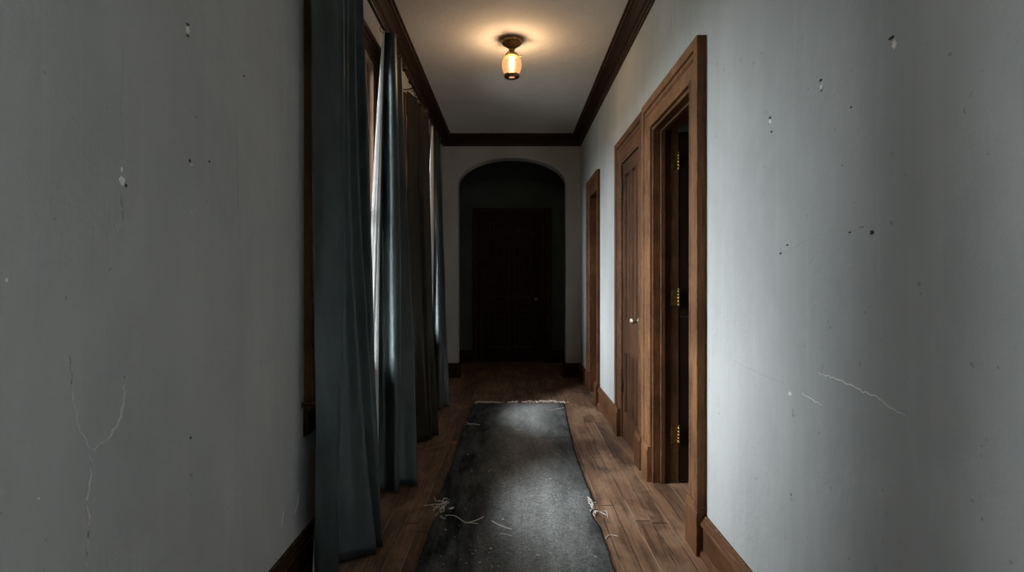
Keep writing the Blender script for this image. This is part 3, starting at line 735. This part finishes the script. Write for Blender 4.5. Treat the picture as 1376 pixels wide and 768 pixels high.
# ------------------------------------------------------------------ marks on the walls
def wallpt(side, px, py, lift=.0):
    d, z = (onL if side == 'L' else onR)(px, py)
    return Vector(((WL+lift) if side == 'L' else (WR-lift), d, z))
def crack(side, pix, r, mat, name='crack', jit=.004, lift=.0):
    p = [wallpt(side, *q) for q in pix]; pts = []
    for a, b in zip(p[:-1], p[1:]):
        n = max(2, int((b-a).length/.012))
        for k in range(n): pts.append(a.lerp(b, k/n)+Vector((0, rnd.uniform(-jit, jit), rnd.uniform(-jit, jit))))
    pts.append(p[-1])
    m = MB(); m.tube(pts, r, 6, lambda t: .35+.65*math.sin(math.pi*min(1, max(0, t*.96+.02)))); return m.build(name, mat, wl if side == 'L' else wr)
def chip(side, px, py, w, h, mat, name='plaster_chip', lift=.0016):
    c = wallpt(side, px, py); n = 14; d = c.y
    ring = []; k0 = .85*w*d*d/(F*abs(WL)); hh = .85*h*d/F
    for k in range(n):
        t = 2*math.pi*k/n; s = rnd.uniform(.6, 1.1); ring.append((c.y+.5*k0*math.cos(t)*s, c.z+.5*hh*math.sin(t)*s))
    X = WL if side == 'L' else WR; sg = 1 if side == 'L' else -1
    vs = [(X, a, b) for a, b in ring]+[(X+sg*lift, c.y+(a-c.y)*.85, c.z+(b-c.z)*.85) for a, b in ring]
    m = MB(); m.add(vs, [(k, (k+1) % n, n+(k+1) % n, n+k) for k in range(n)]+[tuple(range(n, 2*n))])
    return m.build(name, mat, wl if side == 'L' else wr)
# left wall
crack('L', [(118,768),(116,735),(119,700),(117,670),(121,640),(122,605)], .0035, M_ridge)
crack('L', [(122,605),(135,595),(147,585),(157,571),(163,558),(166,535),(167,505)], .0042, M_ridge)
crack('L', [(121,603),(108,580),(101,555),(96,520),(94,480)], .002, M_ridge)
crack('L', [(145,330),(152,318),(158,305),(164,296),(164,262)], .0018, M_ridge); crack('L', [(164,300),(163,262)], .0014, M_crack)
crack('L', [(166,222),(164,180),(162,140),(166,60)], .0005, M_crack, jit=.002)
crack('L', [(300,76),(304,92),(311,100),(313,130),(318,190),(319,240),(321,330)], .0006, M_crack, jit=.003)
crack('L', [(396,690),(400,675),(401,662)], .003, M_chip); crack('L', [(378,706),(382,685)], .002, M_chip)
chip('L', 163, 227, 5, 11, M_chip); chip('L', 164, 243, 10, 18, M_chip); chip('L', 169, 249, 4, 7, M_hole, 'nail_hole', .0022)
chip('L', 252, 40, 6, 16, M_chip); chip('L', 252, 33, 5, 5, M_hole, 'nail_hole', .0024); chip('L', 252, 48, 4, 4, M_hole, 'nail_hole', .0024)
chip('L', 255, 216, 4, 6, M_hole, 'nail_hole'); chip('L', 257, 221, 4, 3, M_chip); chip('L', 281, 217, 2, 4, M_hole, 'nail_hole'); chip('L', 328, 102, 3, 3, M_hole, 'nail_hole'); chip('L', 264, 157, 2, 4, M_crack, 'nail_hole')
chip('L', 257, 286, 3, 3, M_chip); chip('L', 8, 376, 7, 8, M_chip); chip('L', 51, 669, 5, 5, M_chip); chip('L', 256, 588, 3, 5, M_hole, 'nail_hole')
# right wall
crack('R', [(1100,501),(1124,509),(1144,517),(1160,526),(1178,532),(1196,547),(1216,558)], .0016, M_chip, jit=.003)
crack('R', [(1078,527),(1092,536),(1105,545)], .0012, M_chip); crack('R', [(980,480),(1000,492),(1025,503),(1055,516)], .0007, M_crack, jit=.003)
crack('R', [(1035,345),(1058,338),(1078,325),(1120,309),(1150,310),(1190,300),(1205,295)], .0004, M_crack, jit=.003)
chip('R', 1062, 529, 5, 8, M_chip)
chip('R', 1202, 60, 9, 18, M_chip); chip('R', 1198, 51, 9, 6, M_hole, 'nail_hole', .0022); chip('R', 1104, 118, 6, 14, M_chip); chip('R', 1103, 108, 5, 5, M_hole, 'nail_hole', .0022); chip('R', 1104, 121, 4, 5, M_crack, 'nail_hole', .0024)
chip('R', 1035, 163, 4, 9, M_chip); chip('R', 1035, 158, 4, 4, M_hole, 'nail_hole', .0022); chip('R', 1037, 177, 3, 4, M_hole, 'nail_hole')
chip('R', 1172, 312, 7, 8, M_hole, 'nail_hole'); chip('R', 1142, 312, 4, 4, M_hole, 'nail_hole'); chip('R', 1158, 305, 9, 3, M_crack, 'nail_hole'); chip('R', 1058, 329, 4, 3, M_hole, 'nail_hole'); chip('R', 1049, 340, 4, 3, M_hole, 'nail_hole')
chip('R', 1144, 144, 3, 3, M_hole, 'nail_hole'); chip('R', 1132, 222, 3, 3, M_crack, 'nail_hole'); chip('R', 1063, 664, 3, 6, M_crack, 'nail_hole')

# ------------------------------------------------------------------ daylight
wd = bpy.data.worlds.new('overcast sky'); scn.world = wd; wd.use_nodes = True; t = wd.node_tree; t.nodes.clear()
o = t.nodes.new('ShaderNodeOutputWorld'); b = t.nodes.new('ShaderNodeBackground'); tc = t.nodes.new('ShaderNodeTexCoord'); sp = t.nodes.new('ShaderNodeSeparateXYZ'); r = t.nodes.new('ShaderNodeValToRGB')
mr = t.nodes.new('ShaderNodeMapRange'); mr.inputs[1].default_value = -1; mr.inputs[2].default_value = 1
t.links.new(tc.outputs['Generated'], sp.inputs[0]); t.links.new(sp.outputs[2], mr.inputs[0]); t.links.new(mr.outputs[0], r.inputs[0]); t.links.new(r.outputs[0], b.inputs[0]); t.links.new(b.outputs[0], o.inputs[0])
e = r.color_ramp.elements; e.new(.53); e.new(.75)
for q, (p, k) in zip(e, ((.47, 0), (.53, .58), (.75, 1.08), (1.0, 1.8))): q.position = p; q.color = (.955*k, .965*k, 1.0*k, 1) if k else (.06, .065, .06, 1)
# added brighter sky patch, behind and to the right, feeding the fill window
dp = t.nodes.new('ShaderNodeVectorMath'); dp.operation = 'DOT_PRODUCT'; dp.inputs[1].default_value = Vector((.80, -.40, .42)).normalized(); t.links.new(tc.outputs['Generated'], dp.inputs[0])
m2 = t.nodes.new('ShaderNodeMapRange'); m2.interpolation_type = 'SMOOTHSTEP'; m2.inputs[1].default_value = .35; m2.inputs[2].default_value = 1.0; m2.inputs[3].default_value = 40.0; m2.inputs[4].default_value = 66.0
t.links.new(dp.outputs['Value'], m2.inputs[0]); t.links.new(m2.outputs[0], b.inputs[1])
for (a, c) in WIN:
    ad = bpy.data.lights.new('window_portal', 'AREA'); ad.shape = 'RECTANGLE'; ad.size = HEAD-SILL; ad.size_y = c-a; ad.cycles.is_portal = True
    ao = bpy.data.objects.new('window_portal', ad); COL.objects.link(ao); ao.location = (WL-.14, (a+c)/2, (SILL+HEAD)/2); ao.rotation_euler = (0, -math.pi/2, 0)

ad = bpy.data.lights.new('window_portal', 'AREA'); ad.shape = 'RECTANGLE'; ad.size = WB[3]-WB[2]; ad.size_y = WB[1]-WB[0]; ad.cycles.is_portal = True
ao = bpy.data.objects.new('window_portal', ad); COL.objects.link(ao); ao.location = (XG-.02, (WB[0]+WB[1])/2, (WB[2]+WB[3])/2); ao.rotation_euler = (0, math.pi/2, 0)

# ------------------------------------------------------------------ camera and look
cd = bpy.data.cameras.new('camera'); co = bpy.data.objects.new('camera', cd); COL.objects.link(co)
co.location = (0, 0, H); co.rotation_euler = (math.pi/2, 0, 0)
cd.sensor_width = 36; cd.lens = F/1376*36; cd.shift_x = 0; cd.shift_y = -(384-CY)/1376; cd.clip_start = .02
scn.camera = co
vs_ = scn.view_settings; vs_.view_transform = 'Standard'; vs_.look = 'None'; vs_.gamma = 1; vs_.use_curve_mapping = False; vs_.exposure = 0.0
cy = scn.cycles; cy.max_bounces = 10; cy.diffuse_bounces = 7; cy.transparent_max_bounces = 12; cy.caustics_reflective = False; cy.caustics_refractive = False; cy.sample_clamp_indirect = 6
cy.use_denoising = True
